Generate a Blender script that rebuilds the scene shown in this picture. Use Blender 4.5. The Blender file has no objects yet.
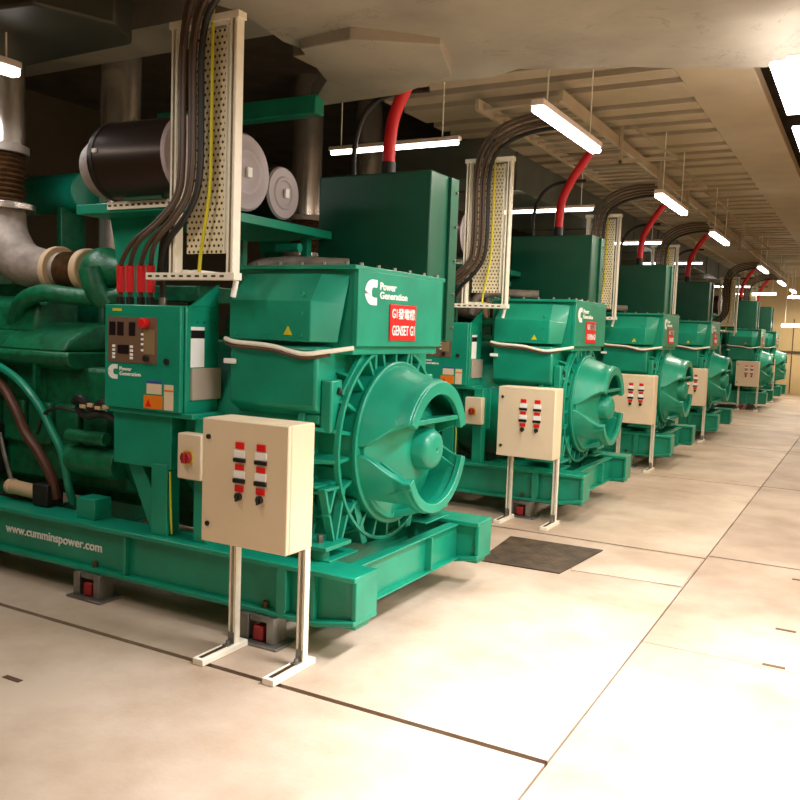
import bpy, math, random
from math import sin, cos, pi, radians
from mathutils import Vector, Matrix
random.seed(7)
S = bpy.context.scene
COL = S.collection
H = 1.75
PITCH = 3.97            # spacing of the generator row

# ------------------------------------------------------------------ materials
def lin(c):
    c = c / 255.0
    return c / 12.92 if c <= .04045 else ((c + .055) / 1.055) ** 2.4
def mat(name, rgb, rough=.5, metal=0., noise=0., nscale=8., bump=0., bscale=60., spec=.5, emit=None, estr=0., dark=None, coat=0.):
    m = bpy.data.materials.new(name); m.use_nodes = True
    nt = m.node_tree; b = nt.nodes['Principled BSDF']
    col = (lin(rgb[0]), lin(rgb[1]), lin(rgb[2]), 1)
    b.inputs['Base Color'].default_value = col
    b.inputs['Roughness'].default_value = rough
    b.inputs['Metallic'].default_value = metal
    b.inputs['Specular IOR Level'].default_value = spec
    if coat: b.inputs['Coat Weight'].default_value = coat
    if emit:
        b.inputs['Emission Color'].default_value = (*emit, 1); b.inputs['Emission Strength'].default_value = estr
    if noise or bump:
        tc = nt.nodes.new('ShaderNodeTexCoord')
        if noise:
            n = nt.nodes.new('ShaderNodeTexNoise'); n.inputs['Scale'].default_value = nscale; n.inputs['Detail'].default_value = 5
            nt.links.new(tc.outputs['Object'], n.inputs['Vector'])
            r = nt.nodes.new('ShaderNodeValToRGB')
            r.color_ramp.elements[0].position = .3; r.color_ramp.elements[1].position = .7
            d = dark or tuple(c * (1 - noise) for c in rgb)
            r.color_ramp.elements[0].color = (lin(d[0]), lin(d[1]), lin(d[2]), 1)
            r.color_ramp.elements[1].color = col
            nt.links.new(n.outputs['Fac'], r.inputs['Fac']); nt.links.new(r.outputs['Color'], b.inputs['Base Color'])
        if bump:
            n2 = nt.nodes.new('ShaderNodeTexNoise'); n2.inputs['Scale'].default_value = bscale; n2.inputs['Detail'].default_value = 4
            nt.links.new(tc.outputs['Object'], n2.inputs['Vector'])
            bp = nt.nodes.new('ShaderNodeBump'); bp.inputs['Strength'].default_value = bump; bp.inputs['Distance'].default_value = .02
            nt.links.new(n2.outputs['Fac'], bp.inputs['Height']); nt.links.new(bp.outputs['Normal'], b.inputs['Normal'])
    return m
M = {}
M['green'] = mat('green_paint', (14, 150, 118), .38, noise=.12, nscale=4, coat=.15)
M['engine'] = mat('engine_green', (12, 116, 74), .42, noise=.3, nscale=14, bump=.25, bscale=30)
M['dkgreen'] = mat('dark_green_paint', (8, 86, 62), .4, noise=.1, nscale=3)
M['cream'] = mat('cream_enamel', (230, 210, 178), .45, noise=.03, nscale=3)
M['galv'] = mat('cream_galvanised', (246, 240, 222), .4, metal=.0, noise=.04, nscale=20)
M['steel'] = mat('galvanised_steel', (150, 148, 140), .38, metal=.75, noise=.2, nscale=10)
M['silver'] = mat('silver_lagging', (224, 214, 204), .24, metal=.8, noise=.12, nscale=5, bump=.15, bscale=6)
M['lagging'] = mat('grey_lagging', (168, 154, 142), .6, metal=.2, noise=.2, nscale=10, bump=.4, bscale=15)
M['bronze'] = mat('brown_bellows', (120, 88, 58), .45, metal=.6, noise=.3, nscale=20)
M['black'] = mat('black_rubber', (28, 24, 22), .5)
M['cable'] = mat('cable_sheath', (84, 66, 52), .45)
M['canister'] = mat('filter_canister_brown_black', (52, 38, 32), .3, metal=.3)
M['endcap'] = mat('grey_plastic_cap', (168, 156, 160), .5)
M['red'] = mat('red_sleeve', (226, 30, 40), .45)
M['signred'] = mat('sign_red', (222, 18, 18), .45)
M['white'] = mat('white_print', (245, 245, 240), .5)
M['brownpanel'] = mat('brown_panel', (112, 86, 68), .5)
M['tan'] = mat('tan_panel', (140, 118, 82), .5)
M['dark'] = mat('dark_display', (30, 24, 26), .3)
M['orange'] = mat('orange_label', (230, 124, 20), .5)
M['blue'] = mat('blue_label', (50, 80, 160), .5)
M['yellow'] = mat('yellow_sheath', (206, 196, 30), .5)
M['greyplate'] = mat('grey_document_box', (172, 158, 142), .5)
M['beige'] = mat('beige_canister', (206, 176, 140), .5)
M['hose'] = mat('brown_hose', (84, 50, 36), .45)
M['mred'] = mat('dark_red_spring', (150, 28, 30), .5)
M['platef'] = mat('worn_steel_plate', (96, 78, 60), .55, metal=.1, noise=.45, nscale=7, bump=.3, bscale=40)
M['duct'] = mat('galvanised_duct', (120, 124, 112), .42, metal=.45, noise=.2, nscale=1.5)
M['ductdk'] = mat('dark_olive_duct', (70, 68, 56), .5, metal=.3, noise=.2, nscale=2)
M['conc'] = mat('ceiling_concrete', (168, 158, 142), .85, noise=.2, nscale=1.6, bump=.6, bscale=6)
M['ceilpanel'] = mat('ceiling_panel', (184, 166, 138), .8, noise=.08, nscale=2)
M['ceildark'] = mat('ceiling_void', (84, 72, 58), .9, noise=.3, nscale=3)
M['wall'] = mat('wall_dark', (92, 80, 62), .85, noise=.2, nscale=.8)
M['wallcream'] = mat('wall_cream', (214, 186, 134), .7, noise=.06, nscale=1.2)
M['tube'] = mat('lamp_tube', (255, 250, 240), .4, emit=(1, .93, .82), estr=9)
M['tubew'] = mat('lamp_tube_white', (255, 250, 250), .4, emit=(1, .95, .92), estr=14)
M['lampbody'] = mat('lamp_body_white', (225, 210, 200), .5)
M['gap'] = mat('floor_joint_dark', (92, 68, 50), .9)

def floor_mat(c0=(180, 156, 132), c1=(208, 190, 170), nm='concrete_floor'):
    m = bpy.data.materials.new(nm); m.use_nodes = True
    nt = m.node_tree; b = nt.nodes['Principled BSDF']; L = nt.links
    tc = nt.nodes.new('ShaderNodeTexCoord')
    n = nt.nodes.new('ShaderNodeTexNoise'); n.inputs['Scale'].default_value = 1.3; n.inputs['Detail'].default_value = 7; n.inputs['Roughness'].default_value = .62
    n2 = nt.nodes.new('ShaderNodeTexNoise'); n2.inputs['Scale'].default_value = .7; n2.inputs['Detail'].default_value = 3
    n3 = nt.nodes.new('ShaderNodeTexNoise'); n3.inputs['Scale'].default_value = 45; n3.inputs['Detail'].default_value = 4
    for q in (n, n2, n3): L.new(tc.outputs['Object'], q.inputs['Vector'])
    r = nt.nodes.new('ShaderNodeValToRGB')
    e = r.color_ramp.elements
    e[0].position = .33; e[0].color = (lin(c0[0]), lin(c0[1]), lin(c0[2]), 1)
    e[1].position = .62; e[1].color = (lin(c1[0]), lin(c1[1]), lin(c1[2]), 1)
    r2 = nt.nodes.new('ShaderNodeValToRGB')
    r2.color_ramp.elements[0].position = .35; r2.color_ramp.elements[0].color = (.86, .84, .84, 1)
    r2.color_ramp.elements[1].position = .6; r2.color_ramp.elements[1].color = (1, 1, 1, 1)
    L.new(n.outputs['Fac'], r.inputs['Fac']); L.new(n2.outputs['Fac'], r2.inputs['Fac'])
    mx = nt.nodes.new('ShaderNodeMix'); mx.data_type = 'RGBA'; mx.blend_type = 'MULTIPLY'; mx.inputs['Factor'].default_value = 1
    L.new(r.outputs['Color'], mx.inputs['A']); L.new(r2.outputs['Color'], mx.inputs['B'])
    L.new(mx.outputs['Result'], b.inputs['Base Color'])
    b.inputs['Roughness'].default_value = .5
    b.inputs['Specular IOR Level'].default_value = .35
    bp = nt.nodes.new('ShaderNodeBump'); bp.inputs['Strength'].default_value = .12; bp.inputs['Distance'].default_value = .01
    L.new(n3.outputs['Fac'], bp.inputs['Height']); L.new(bp.outputs['Normal'], b.inputs['Normal'])
    return m
M['floor'] = floor_mat()
M['aisle'] = floor_mat((158, 136, 114), (186, 166, 146), 'aisle_paving')
def slab_mat():
    m = mat('ceiling_slab_concrete', (168, 158, 142), .85, noise=.16, nscale=1.4, bump=.5, bscale=6)
    nt = m.node_tree; b = nt.nodes['Principled BSDF']; L = nt.links
    src = b.inputs['Base Color'].links[0].from_socket
    tc = nt.nodes.new('ShaderNodeTexCoord')
    n = nt.nodes.new('ShaderNodeTexNoise'); n.inputs['Scale'].default_value = 1.7; n.inputs['Detail'].default_value = 9; n.inputs['Roughness'].default_value = .7; n.inputs['Distortion'].default_value = 1.5
    L.new(tc.outputs['Object'], n.inputs['Vector'])
    r = nt.nodes.new('ShaderNodeValToRGB'); e = r.color_ramp.elements     # thin dark cracks along one level of the noise
    e[0].position = .595; e[0].color = (1, 1, 1, 1); e[1].position = .61; e[1].color = (1, 1, 1, 1)
    q = e.new(.602); q.color = (.38, .34, .3, 1)
    L.new(n.outputs['Fac'], r.inputs['Fac'])
    mx = nt.nodes.new('ShaderNodeMix'); mx.data_type = 'RGBA'; mx.blend_type = 'MULTIPLY'; mx.inputs['Factor'].default_value = .8
    L.new(src, mx.inputs['A']); L.new(r.outputs['Color'], mx.inputs['B']); L.new(mx.outputs['Result'], b.inputs['Base Color'])
    return m
M['concslab'] = slab_mat()

# perforated sheet: procedural dark holes in a cream plate
def perf_mat():
    m = bpy.data.materials.new('perforated_sheet'); m.use_nodes = True
    nt = m.node_tree; b = nt.nodes['Principled BSDF']; L = nt.links
    tc = nt.nodes.new('ShaderNodeTexCoord'); sp = nt.nodes.new('ShaderNodeSeparateXYZ'); L.new(tc.outputs['Object'], sp.inputs[0])
    def f(op, a, bb=None):
        q = nt.nodes.new('ShaderNodeMath'); q.operation = op
        for i, v in enumerate((a, bb)):
            if v is None: continue
            if isinstance(v, (int, float)): q.inputs[i].default_value = v
            else: L.new(v, q.inputs[i])
        return q.outputs[0]
    px = f('MULTIPLY', sp.outputs['X'], 30.); pz = f('MULTIPLY', sp.outputs['Z'], 30.)
    row = f('FLOOR', pz); off = f('MULTIPLY', f('FLOORED_MODULO', row, 2.), .5)
    fx = f('SUBTRACT', f('FRACT', f('ADD', px, off)), .5); fz = f('SUBTRACT', f('FRACT', pz), .5)
    d = f('ADD', f('MULTIPLY', fx, fx), f('MULTIPLY', fz, fz))
    hole = f('LESS_THAN', d, .06)
    mx = nt.nodes.new('ShaderNodeMix'); mx.data_type = 'RGBA'
    L.new(hole, mx.inputs['Factor']); mx.inputs['A'].default_value = (lin(238), lin(226), lin(192), 1); mx.inputs['B'].default_value = (.03, .025, .02, 1)
    L.new(mx.outputs['Result'], b.inputs['Base Color']); b.inputs['Roughness'].default_value = .45
    return m
M['perf'] = perf_mat()

# ------------------------------------------------------------------ mesh helpers
class MB:
    def __init__(s): s.v = []; s.f = []
    def add(s, vs, fs):
        o = len(s.v); s.v += [tuple(p) for p in vs]; s.f += [tuple(i + o for i in f) for f in fs]; return s
    def box(s, x0, x1, y0, y1, z0, z1):
        vs = [(x, y, z) for x in (x0, x1) for y in (y0, y1) for z in (z0, z1)]
        return s.add(vs, [(0, 1, 3, 2), (4, 6, 7, 5), (0, 4, 5, 1), (2, 3, 7, 6), (0, 2, 6, 4), (1, 5, 7, 3)])
    def prism(s, poly, axis, a, b):
        n = len(poly)
        def P(p, t):
            if axis == 'x': return (t, p[0], p[1])
            if axis == 'y': return (p[0], t, p[1])
            return (p[0], p[1], t)
        vs = [P(p, a) for p in poly] + [P(p, b) for p in poly]
        fs = [tuple(range(n))[::-1], tuple(range(n, 2 * n))] + [(i, (i + 1) % n, n + (i + 1) % n, n + i) for i in range(n)]
        return s.add(vs, fs)
    def cyl(s, p0, p1, r0, r1=None, n=24):
        r1 = r0 if r1 is None else r1
        p0 = Vector(p0); p1 = Vector(p1); d = (p1 - p0).normalized()
        a = d.orthogonal().normalized(); b = d.cross(a)
        vs = [p0 + (a * cos(t) + b * sin(t)) * r0 for t in [2 * pi * i / n for i in range(n)]] + [p1 + (a * cos(t) + b * sin(t)) * r1 for t in [2 * pi * i / n for i in range(n)]]
        return s.add(vs, [tuple(range(n))[::-1], tuple(range(n, 2 * n))] + [(i, (i + 1) % n, n + (i + 1) % n, n + i) for i in range(n)])
    def tube(s, pts, r, n=12, sub=6):
        P = [Vector(p) for p in pts]; Q = []
        if len(P) > 2:
            E = [P[0] * 2 - P[1]] + P + [P[-1] * 2 - P[-2]]
            for i in range(1, len(E) - 2):
                p0, p1, p2, p3 = E[i - 1:i + 3]
                for k in range(sub):
                    t = k / sub
                    Q.append(.5 * ((2 * p1) + (-p0 + p2) * t + (2 * p0 - 5 * p1 + 4 * p2 - p3) * t * t + (-p0 + 3 * p1 - 3 * p2 + p3) * t ** 3))
            Q.append(P[-1])
        else: Q = P
        rr = r if callable(r) else (lambda u: r)
        a = (Q[1] - Q[0]).normalized().orthogonal().normalized()
        vs = []; m = len(Q)
        for i, q in enumerate(Q):
            d = (Q[min(i + 1, m - 1)] - Q[max(i - 1, 0)]).normalized()
            a = (a - d * a.dot(d)).normalized(); b = d.cross(a); R = rr(i / (m - 1))
            vs += [q + (a * cos(2 * pi * j / n) + b * sin(2 * pi * j / n)) * R for j in range(n)]
        fs = [tuple(range(n))[::-1], tuple(range((m - 1) * n, m * n))]
        for i in range(m - 1):
            for j in range(n): fs.append((i * n + j, i * n + (j + 1) % n, (i + 1) * n + (j + 1) % n, (i + 1) * n + j))
        return s.add(vs, fs)
    def lathe(s, prof, c, axis='x', n=48):
        """closed profile [(along, radius)] turned about an axis through c"""
        m = len(prof); vs = []
        for i in range(n):
            t = 2 * pi * i / n
            for (u, r) in prof:
                if axis == 'x': vs.append((u, c[0] + r * cos(t), c[1] + r * sin(t)))
                elif axis == 'z': vs.append((c[0] + r * cos(t), c[1] + r * sin(t), u))
                else: vs.append((c[0] + r * cos(t), u, c[1] + r * sin(t)))
        fs = [(i * m + j, i * m + (j + 1) % m, ((i + 1) % n) * m + (j + 1) % m, ((i + 1) % n) * m + j) for i in range(n) for j in range(m)]
        return s.add(vs, fs)
    def ring(s, a, b, ri, ro, c, axis='x', n=48): return s.lathe([(a, ri), (b, ri), (b, ro), (a, ro)], c, axis, n)

def link_mesh(name, mb, material, parent=None, origin=(0, 0, 0), bevel=0, smooth=35, seg=2):
    me = bpy.data.meshes.new(name)
    O = Vector(origin)
    me.from_pydata([tuple(Vector(p) - O) for p in mb.v], [], mb.f)
    me.validate(); 
    import bmesh
    b = bmesh.new(); b.from_mesh(me); bmesh.ops.recalc_face_normals(b, faces=b.faces); b.to_mesh(me); b.free()
    me.materials.append(M[material] if isinstance(material, str) else material)
    me.shade_smooth(); me.set_sharp_from_angle(angle=radians(smooth))
    o = bpy.data.objects.new(name, me); COL.objects.link(o)
    if parent is not None: o.parent = parent
    if bevel:
        md = o.modifiers.new('bevel', 'BEVEL'); md.width = bevel; md.segments = seg; md.limit_method = 'ANGLE'; md.angle_limit = radians(40)
        md.harden_normals = False
    return o
class Thing:
    """an Empty at the thing's base with its parts; shapes are given in room coordinates"""
    def __init__(s, name, loc, label, cat, group=None):
        o = bpy.data.objects.new(name, None); COL.objects.link(o); o.location = loc; o.empty_display_size = .1
        o['label'] = label; o['category'] = cat
        if group: o['group'] = group
        s.o = o; s.loc = Vector(loc)
    def part(s, name, mb, material, bevel=0, parent=None, label=None, smooth=35, kind=None):
        p = link_mesh(name, mb, material, parent or s.o, s.loc, bevel, smooth)
        if label: p['label'] = label
        if kind: p['kind'] = kind
        return p
def single(name, mb, material, label, cat, group=None, bevel=0, loc=None, smooth=35):
    """a thing that is one mesh; its origin is put at loc (or its lowest centre)"""
    xs = [p[0] for p in mb.v]; ys = [p[1] for p in mb.v]; zs = [p[2] for p in mb.v]
    loc = loc or ((min(xs) + max(xs)) / 2, (min(ys) + max(ys)) / 2, min(zs))
    o = link_mesh(name, mb, material, None, loc, bevel, smooth); o.location = loc
    o['label'] = label; o['category'] = cat
    if group: o['group'] = group
    return o
def structure(name, mb, material, bevel=0):
    o = link_mesh(name, mb, material, None, (0, 0, 0), bevel); o['kind'] = 'structure'; return o
def copy_tree(o, parent=None):
    c = o.copy(); COL.objects.link(c)
    if parent is not None: c.parent = parent
    for ch in list(o.children): copy_tree(ch, c)
    return c

def text_mb(txt, size, origin, right, up, depth=.003, weight=0., width=None, height=None, align='LEFT'):
    """lettering as a mesh: baseline start at origin, reading along right"""
    cu = bpy.data.curves.new('lettering', 'FONT'); cu.body = txt; cu.size = size; cu.extrude = depth / 2; cu.offset = weight
    cu.resolution_u = 3
    t = bpy.data.objects.new('lettering', cu); COL.objects.link(t)
    dg = bpy.context.evaluated_depsgraph_get(); dg.update()
    me = bpy.data.meshes.new_from_object(t.evaluated_get(dg))
    bpy.data.objects.remove(t)
    mb = MB()
    if not len(me.vertices): return mb
    xs = [v.co.x for v in me.vertices]; ys = [v.co.y for v in me.vertices]
    x0, x1, y0, y1 = min(xs), max(xs), min(ys), max(ys)
    sx = width / (x1 - x0) if width else 1; sy = height / (y1 - y0) if height else sx
    R = Vector(right).normalized(); U = Vector(up).normalized(); N = R.cross(U); O = Vector(origin)
    mb.v = [tuple(O + R * ((v.co.x - x0) * sx) + U * ((v.co.y - y0) * sy) + N * (v.co.z)) for v in me.vertices]
    mb.f = [tuple(p.vertices) for p in me.polygons]
    return mb
def logo_mb(origin, right, up, w, h, depth=.003):
    """white rounded C emblem with a slot cut in from the right"""
    R = Vector(right).normalized(); U = Vector(up).normalized(); N = R.cross(U); O = Vector(origin)
    r = w * .62; outer = []
    outer.append((w, 0)); outer.append((w, h * .30)); outer.append((w * .80, h * .30))
    for k in range(5):
        a = -pi / 2 - k * (pi / 2) / 4; outer.append((w * .72 + w * .17 * cos(a), h * .30 + w * .17 + w * .17 * sin(a)))
    for k in range(5):
        a = pi - k * (pi / 2) / 4; outer.append((w * .72 + w * .17 * cos(a), h * .70 - w * .17 + w * .17 * sin(a)))
    outer.append((w * .80, h * .70)); outer.append((w, h * .70)); outer.append((w, h))
    for k in range(9):
        a = pi / 2 + k * (pi / 2) / 8; outer.append((r + r * cos(a), h - r + r * sin(a)))
    for k in range(9):
        a = pi + k * (pi / 2) / 8; outer.append((r + r * cos(a), r + r * sin(a)))
    n = len(outer); mb = MB()
    vs = [O + R * p[0] + U * p[1] - N * depth / 2 for p in outer] + [O + R * p[0] + U * p[1] + N * depth / 2 for p in outer]
    mb.add(vs, [tuple(range(n))[::-1], tuple(range(n, 2 * n))] + [(i, (i + 1) % n, n + (i + 1) % n, n + i) for i in range(n)])
    return mb

# ================================================================== SETTING
mb = MB()
G = .006
def slab(x0, x1, y0, y1): mb.box(x0 + G / 2, x1 - G / 2, y0 + G / 2, y1 - G / 2, -.12, 0)
slab(-9.6, -1.04, -3, 3.225)
for k in range(8):
    y0 = 3.255 if k == 0 else 7.09 + 3.96 * (k - 1)
    y1 = 7.055 + 3.96 * k
    slab(-9.6, -1.04, y0, min(y1 - .93, 32)); slab(-9.6, -1.04, min(y1 - .925, 31.98), min(y1, 32))
structure('floor', mb, 'floor')
mb = MB()                                                            # browner paving of the aisle
ya = [-3, 4.88, 7.16, 11.1, 15.05, 19.0, 23, 27, 32]
for p, q in zip(ya, ya[1:]): slab(-1.035, 3.6, p + (.03 if p > 5 else 0), q)
structure('floor', mb, 'aisle')
mb = MB(); mb.box(-9.6, 3.6, -3, 32, -.2, -.05); structure('trim_1', mb, 'gap')       # dark bed seen in the joints
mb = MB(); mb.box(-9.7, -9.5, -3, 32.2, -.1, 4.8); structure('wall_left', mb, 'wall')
mb = MB(); mb.box(3.6, 3.8, -3, 32.2, -.1, 4.8); structure('wall_right', mb, 'wallcream')
mb = MB(); mb.box(-9.7, 3.8, -3.2, -3, -.1, 4.8); structure('wall_back', mb, 'wallcream')
mb = MB(); mb.box(-9.7, 3.8, 32, 32.2, -.1, 4.8); structure('wall_far', mb, 'wallcream')
mb = MB()
for x in (-2.35, -1.9, -1.2, -.2): mb.box(x, x + .03, 31.97, 32, .05, 2.6)
mb.box(-4, 3, 31.95, 32, 1.42, 1.50); structure('trim_2', mb, 'wall')
mb = MB(); mb.box(-9.7, 3.8, -3.2, 32.2, 4.6, 4.8); structure('ceiling', mb, 'ceildark')
# ceiling panel with a run of slats
mb = MB(); mb.box(-1.60, -1.0, 5.75, 31.8, 4.0, 4.12); structure('trim_3', mb, 'ceilpanel', bevel=.01)
mb = MB(); y = 5.9; i = 0
while y < 31.5:
    w = .36 if i % 4 else .62
    mb.box(-4.4, -1.6, y, y + w - .12, 4.0, 4.10); y += w + .06; i += 1
structure('trim_4', mb, 'ceilpanel', bevel=.008)
mb = MB(); mb.box(-.40, 3.4, 6.2, 31.8, 4.0, 4.12); structure('trim_5', mb, 'ceilpanel')
# rough low slab over the near part of the hall, with a subdivided uneven underside
def rough_slab(name, x0, x1, y0, y1, z0, z1, nx, ny, amp, m, cut=None):
    mb = MB(); rnd = random.Random(3)
    top = []; bot = []
    for i in range(nx + 1):
        for j in range(ny + 1):
            x = x0 + (x1 - x0) * i / nx; y = y0 + ((y1(x) if callable(y1) else y1) - y0) * j / ny
            e = rnd.uniform(-1, 1) * amp
            ye = y + (rnd.uniform(-1, 1) * .05 if j == ny else 0); xe = x + (rnd.uniform(-1, 1) * .05 if i == 0 else 0)
            bot.append((xe, ye, z0 + e)); top.append((xe, ye, z1))
    N = (nx + 1) * (ny + 1); vs = bot + top; fs = []
    I = lambda i, j: i * (ny + 1) + j
    for i in range(nx):
        for j in range(ny):
            fs.append((I(i, j), I(i, j + 1), I(i + 1, j + 1), I(i + 1, j))); fs.append(tuple(N + q for q in (I(i, j), I(i + 1, j), I(i + 1, j + 1), I(i, j + 1))))
    for i in range(nx):
        for j in (0, ny): fs.append((I(i, j), I(i + 1, j), N + I(i + 1, j), N + I(i, j)))
    for j in range(ny):
        for i in (0, nx): fs.append((I(i, j), I(i, j + 1), N + I(i, j + 1), N + I(i, j)))
    mb.add(vs, fs); return structure(name, mb, m)
def far_edge(x):
    pts = [(-3.5, 5.45), (-2.785, 5.66), (-2.09, 5.64), (-1.72, 5.74), (-.82, 6.11), (-.54, 6.2), (3.6, 6.5)]
    for (a, b), (c, d) in zip(pts, pts[1:]):
        if x <= c: return b + (d - b) * (x - a) / (c - a)
    return 6.5
rough_slab('trim_6', -3.4, 3.5, -2.9, far_edge, 3.56, 4.0, 30, 34, .012, 'concslab')
mb = MB(); mb.box(-9.4, -3.4, 4.45, 4.93, 3.80, 4.2); structure('trim_7', mb, 'conc')

# ================================================================== GENERATOR SET
CY, CZ = 4.52, 1.06
def make_genset():
    T = Thing('generator_set', (-4.5, 4.53, 0), 'x', 'generator', 'green generator sets in a row')
    P = T.part
    # ---- base frame
    for (ya, yb, near) in ((3.63, 3.87, True), (5.20, 5.44, False)):
        mb = MB(); x0, x1 = -7.3, -2.25
        yw = ya + .05
        mb.box(x0, x1, yw, yb - .05, .17, .44)
        nose = [(x0, .16), (x1 - .22, .16), (x1 + .02, .205), (x1 + .02, .235), (x1 - .22, .19), (x0, .19)]
        mb.prism(nose, 'y', ya, yb)
        mb.box(x0, x1 + .02, ya, yb, .435, .465)
        mb.box(x1 - .01, x1 + .019, ya + .02, yb - .002, .212, .462)
        b = P('base_beam', mb, 'green', .006)
        for xs in (-2.50, -2.72, -3.9, -5.2, -6.4):
            P('stiffener', MB().box(xs - .012, xs + .012, ya + .012, yw, .19, .435), 'green', .003, parent=b)
        if near:
            tm = text_mb('www.cumminspower.com', .1, (-5.06, yw - .004, .268), (1, 0, 0), (0, 0, 1), .004, .0015, width=.93, height=.075)
            P('lettering', tm, 'white', parent=b, label='white web address lettering')
            P('lug', MB().prism([(-2.70 + .035 * cos(t), .315 + .10 * (1 if sin(t) > 0 else -1) + .03 * sin(t)) for t in [2 * pi * q / 20 for q in range(20)]], 'y', ya - .0, ya + .05), 'green', .004, parent=b)
    for x in (-2.42, -2.80, -3.3, -4.9, -6.6):
        mb = MB(); mb.box(x - .012, x + .012, 3.82, 5.25, .2, .44); mb.box(x - .035, x + .045, 3.87, 5.2, .43, .442); mb.box(x - .035, x + .055, 3.87, 5.2, .2, .212)
        if x == -2.42:
            for yy in (4.78,): mb.box(x, x + .06, yy - .01, yy + .01, .22, .43)
        P('cross_beam', mb, 'green', .004)
    for (p, q) in ((3.80, 4.10), (4.95, 5.3)): P('deck_plate', MB().box(-3.15, -2.50, p, q, .463, .475), 'green', .004)
    # ---- vibration mounts
    for x in (-2.82, -4.17, -5.6, -6.9):
        for (y0, sg) in ((3.66, -1), (5.41, 1)):
            yc = y0
            m = P('vibration_mount', MB().box(x - .15, x + .15, yc - .10, yc + .10, 0, .015).box(x - .13, x - .075, yc - .06, yc + .06, .015, .16).box(x + .05, x + .10, yc - .06, yc + .06, .015, .16).box(x - .075, x + .05, yc - .05, yc + .05, .125, .16), 'steel', .004)
            P('spring_block', MB().box(x - .045, x + .025, yc - .055, yc + .045, .02, .10), 'mred', .008, parent=m, label='dark red spring block')
            P('bolt', MB().cyl((x - .01, yc - .01 * sg, .185), (x - .01, yc - .01 * sg, .225), .018, n=6), 'bronze', parent=m)
    # ---- alternator body
    mb = MB(); mb.lathe([(-3.75, .02), (-2.78, .02), (-2.78, .60), (-3.75, .60)], (CY, CZ), 'x', 40)
    body = P('alternator_body', mb, 'green', .01)
    # side housing under the air box (near and far side)
    for sg in (-1, 1):
        yo = CY + sg * .665
        poly = [(yo, 1.64), (yo, 1.29), (yo - sg * .16, 1.20), (CY + sg * .1, 1.20), (CY + sg * .1, 1.64)]
        mb = MB(); mb.prism(poly, 'x', -3.28, -2.66)
        P('side_housing', mb, 'green', .02)
        # bulged inlet cover above it
        yb = CY + sg * .68; yt = CY + sg * .55
        mb = MB()
        A = [(-3.24, yt, 2.05), (-2.72, yt, 2.05), (-2.70, yb, 1.89), (-3.27, yb, 1.89), (-3.27, yb, 1.665), (-2.70, yb, 1.665)]
        B = [(-3.30, CY + sg * .5, 2.05), (-2.56, CY + sg * .5, 2.05), (-2.58, CY + sg * .52, 1.88), (-3.36, CY + sg * .52, 1.89), (-3.36, CY + sg * .52, 1.665), (-2.62, CY + sg * .52, 1.665)]
        mb.add(A + B, [(0, 1, 2, 3), (3, 2, 5, 4), (1, 7, 8, 2), (2, 8, 11, 5), (0, 3, 9, 6), (3, 4, 10, 9), (4, 5, 11, 10), (0, 6, 7, 1), (6, 9, 10, 11, 8, 7)])
        c = P('inlet_cover', mb, 'green', .006)
        if sg < 0:
            for (bx, bz) in ((-2.76, 1.93), (-2.76, 1.82), (-2.76, 1.70), (-3.0, 1.70), (-3.22, 1.70)):
                P('bolt', MB().cyl((bx, yb - .008, bz), (bx, yb + .01, bz), .011, n=8), 'green', parent=c)
            P('warning_sticker', MB().prism([(-2.88, 1.70), (-2.82, 1.70), (-2.85, 1.75)], 'y', yb - .003, yb + .001), 'yellow', parent=c)
    # upper terminal box
    mb = MB(); mb.box(-3.37, -2.53, 4.02, 5.06, 1.60, 2.08)
    P('terminal_box', mb, 'green', .006)
    tc = P('top_cover', MB().box(-3.40, -2.50, 3.975, 5.10, 2.075, 2.10), 'green', .004)
    for i in range(6): P('bolt', MB().cyl((-3.35 + i * .155, 4.0, 2.095), (-3.35 + i * .155, 4.0, 2.118), .013, n=6), 'steel', parent=tc)
    for i in range(6): P('bolt', MB().cyl((-2.53, 4.08 + i * .19, 2.095), (-2.53, 4.08 + i * .19, 2.118), .013, n=6), 'steel', parent=tc)
    # end plate with the marks
    ep = P('end_plate', MB().box(-2.535, -2.50, 4.01, 5.065, 1.648, 2.078), 'green', .005)
    X1 = -2.499; SG = -.03
    P('emblem', logo_mb((X1, 4.075, 1.885), (0, 1, 0), (0, 0, 1), .135, .145), 'white', parent=ep, label='white C shaped emblem')
    P('lettering', text_mb('Power', .05, (X1, 4.245, 1.975), (0, 1, 0), (0, 0, 1), .003, .0012, width=.19, height=.045), 'white', parent=ep)
    P('lettering', text_mb('Generation', .05, (X1, 4.245, 1.925), (0, 1, 0), (0, 0, 1), .003, .0012, width=.33, height=.042), 'white', parent=ep)
    # sign (number lettering added per generator)
    P('sign', MB().box(-2.50, -2.490, 4.36, 4.685, 1.685, 1.90), 'signred', .003, parent=ep, label='red number sign')
    # ---- bell housing: flange rings, gussets
    fl = P('flange_ring', MB().ring(-2.80, -2.755, .30, .665, (CY, CZ), n=8 * 6), 'green', .006)
    P('drum', MB().ring(-2.76, -2.50, .40, .487, (CY, CZ)), 'green', .004)
    fb = P('bolt_ring', MB().ring(-2.525, -2.495, .38, .497, (CY, CZ)), 'green', .006)
    P('outer_rim', MB().ring(-2.575, -2.54, .583, .603, (CY, CZ)), 'green', .003)
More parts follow.
